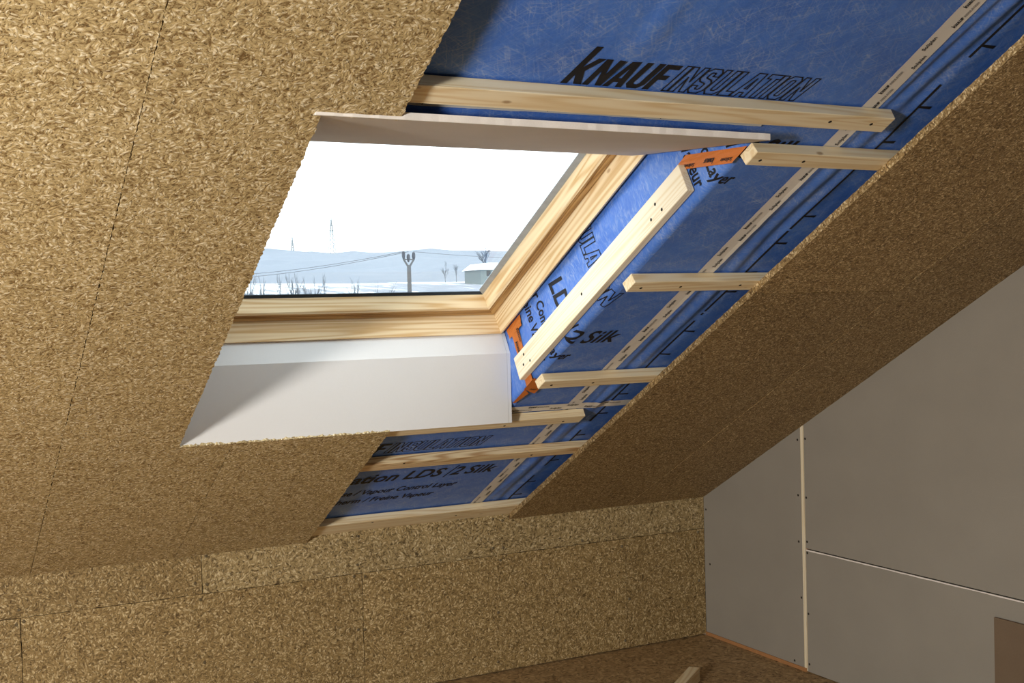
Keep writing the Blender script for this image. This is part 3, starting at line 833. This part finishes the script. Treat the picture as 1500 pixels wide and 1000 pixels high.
def tree_mesh(h, seed, n=5, spread=.55):
    rr = random.Random(seed); parts = []
    def br(p, d, L, r, lev):
        q = p + d * L; mid = p + d * L * .5 + Vector((rr.uniform(-1, 1), rr.uniform(-1, 1), 0)) * L * .06
        parts.append(tube([p, mid, q], [r, r * .8, r * .6], 4, False))
        if lev == 0: return
        for i in range(n if lev < 3 else n + 1):
            t = rr.uniform(.35, 1.0); a = rr.uniform(0, 6.28); s_ = rr.uniform(.5, 1) * spread
            dd = (d + Vector((math.cos(a) * s_, math.sin(a) * s_, rr.uniform(-.05, .3)))).normalized()
            br(p + d * L * t, dd, L * rr.uniform(.45, .62), r * .5, lev - 1)
    br(Vector((0, 0, 0)), Vector((0, 0, 1)), h * .60, h * .020, 3)
    return join(parts)
me_t = []
for k in range(3):
    v, f = tree_mesh(1.0, 20 + k); me = bpy.data.meshes.new('branches'); me.from_pydata([tuple(p) for p in v], [], f); me.update(); me.materials.append(M['bark']); me_t.append(me)
def tree(px, top_y, dist, label, group, k, wide=1.0):
    p = at(px, top_y, dist); z0 = zg(p[0], dist) - .05; h = (p[2] - z0) * 1.0
    r = empty('bare_tree', Matrix.Translation((p[0], p[1], z0)))
    shared('branches', me_t[k % 3], WM[r.name] @ Matrix.Rotation(k * 1.3, 4, 'Z') @ Matrix.Diagonal((h * wide, h * wide, h, 1)), r)
    return tag(r, label, 'tree', group)
rt = random.Random(4)
for k, px in enumerate((360, 384, 408, 432, 456, 480, 520, 560)):
    tree(px, rt.uniform(404, 416), 82 + 7 * (k % 3), 'bare frosted young tree below the far hill, seen through the window', 'young trees outside the window', k, .5)
tree(711, 361, 215, 'large bare tree standing behind the snow roofed house', None, 1, 1.5)
for k, px in enumerate((652, 668)):
    tree(px, 384 + 4 * k, 225, ('small bare tree between the power pole and the snow roofed house', 'small bare tree close to the snow roofed house wall')[k], 'small trees by the house', k + 2, 1.0)

# house with a snow covered roof
c = at(706, 409, 200); hz = zg(c[0], 200) - .2
ho = empty('house', Matrix.Translation((c[0] + 3.4, 200, hz))); fh = WM[ho.name]
eave = at(706, 394, 200)[2] - hz; ridge = at(706, 385, 200)[2] - hz
box('wall', (-3.6, 0, -2), (6, 7, eave), M['wall_out'], fh, ho)
prism('roof', [(-4.0, eave - .1), (6.4, eave - .1), (5.6, ridge), (-2.2, ridge)], -7.4, .5, M['snow'], fh @ Matrix([[1, 0, 0, 0], [0, 0, -1, 0], [0, 1, 0, 0], [0, 0, 0, 1]]), ho)
for x in (-2.4, -.4, 1.8):
    box('window', (x, -.06, eave - 1.3), (x + .8, .05, eave - .3), M['dark_rubber'], fh, ho)
tag(ho, 'small pale house with a snow covered roof seen through the window', 'house')

def pylon(px, top_y, dist, label, h):
    p = at(px, top_y, dist); r = empty('lattice_pylon', Matrix.Translation((p[0], p[1], p[2] - h))); fr_ = WM[r.name]
    w = h * .085; parts = []
    for sx in (-1, 1):
        for sy in (-1, 1): parts.append(tube([(sx * w, sy * w, 0), (sx * w * .25, sy * w * .25, h * .72), (0, 0, h)], .26, 4))
    for i in range(8):
        z0, z1 = h * .09 * i, h * .09 * (i + 1); a0, a1 = w * (1 - .75 * z0 / (h * .72)), w * (1 - .75 * z1 / (h * .72))
        for sx in (-1, 1): parts.append(tube([(sx * a0, -a0, z0), (-sx * a1, -a1, z1)], .22, 4))
    v, f = join(parts); from_py('tower', v, f, M['steel'], fr_, r)
    for z, L in ((.72, .20), (.82, .26), (.92, .16)):
        v, f = tube([(-h * L, 0, h * z), (0, 0, h * (z + .015)), (h * L, 0, h * z)], .30, 4); from_py('crossarm', v, f, M['steel'], fr_, r)
    return tag(r, label, 'pylon')
pylon(485, 318, 830, 'tall lattice pylon on the crest of the far hill', 36)
pylon(428, 346, 830, 'small distant lattice pylon on the hill crest', 20)
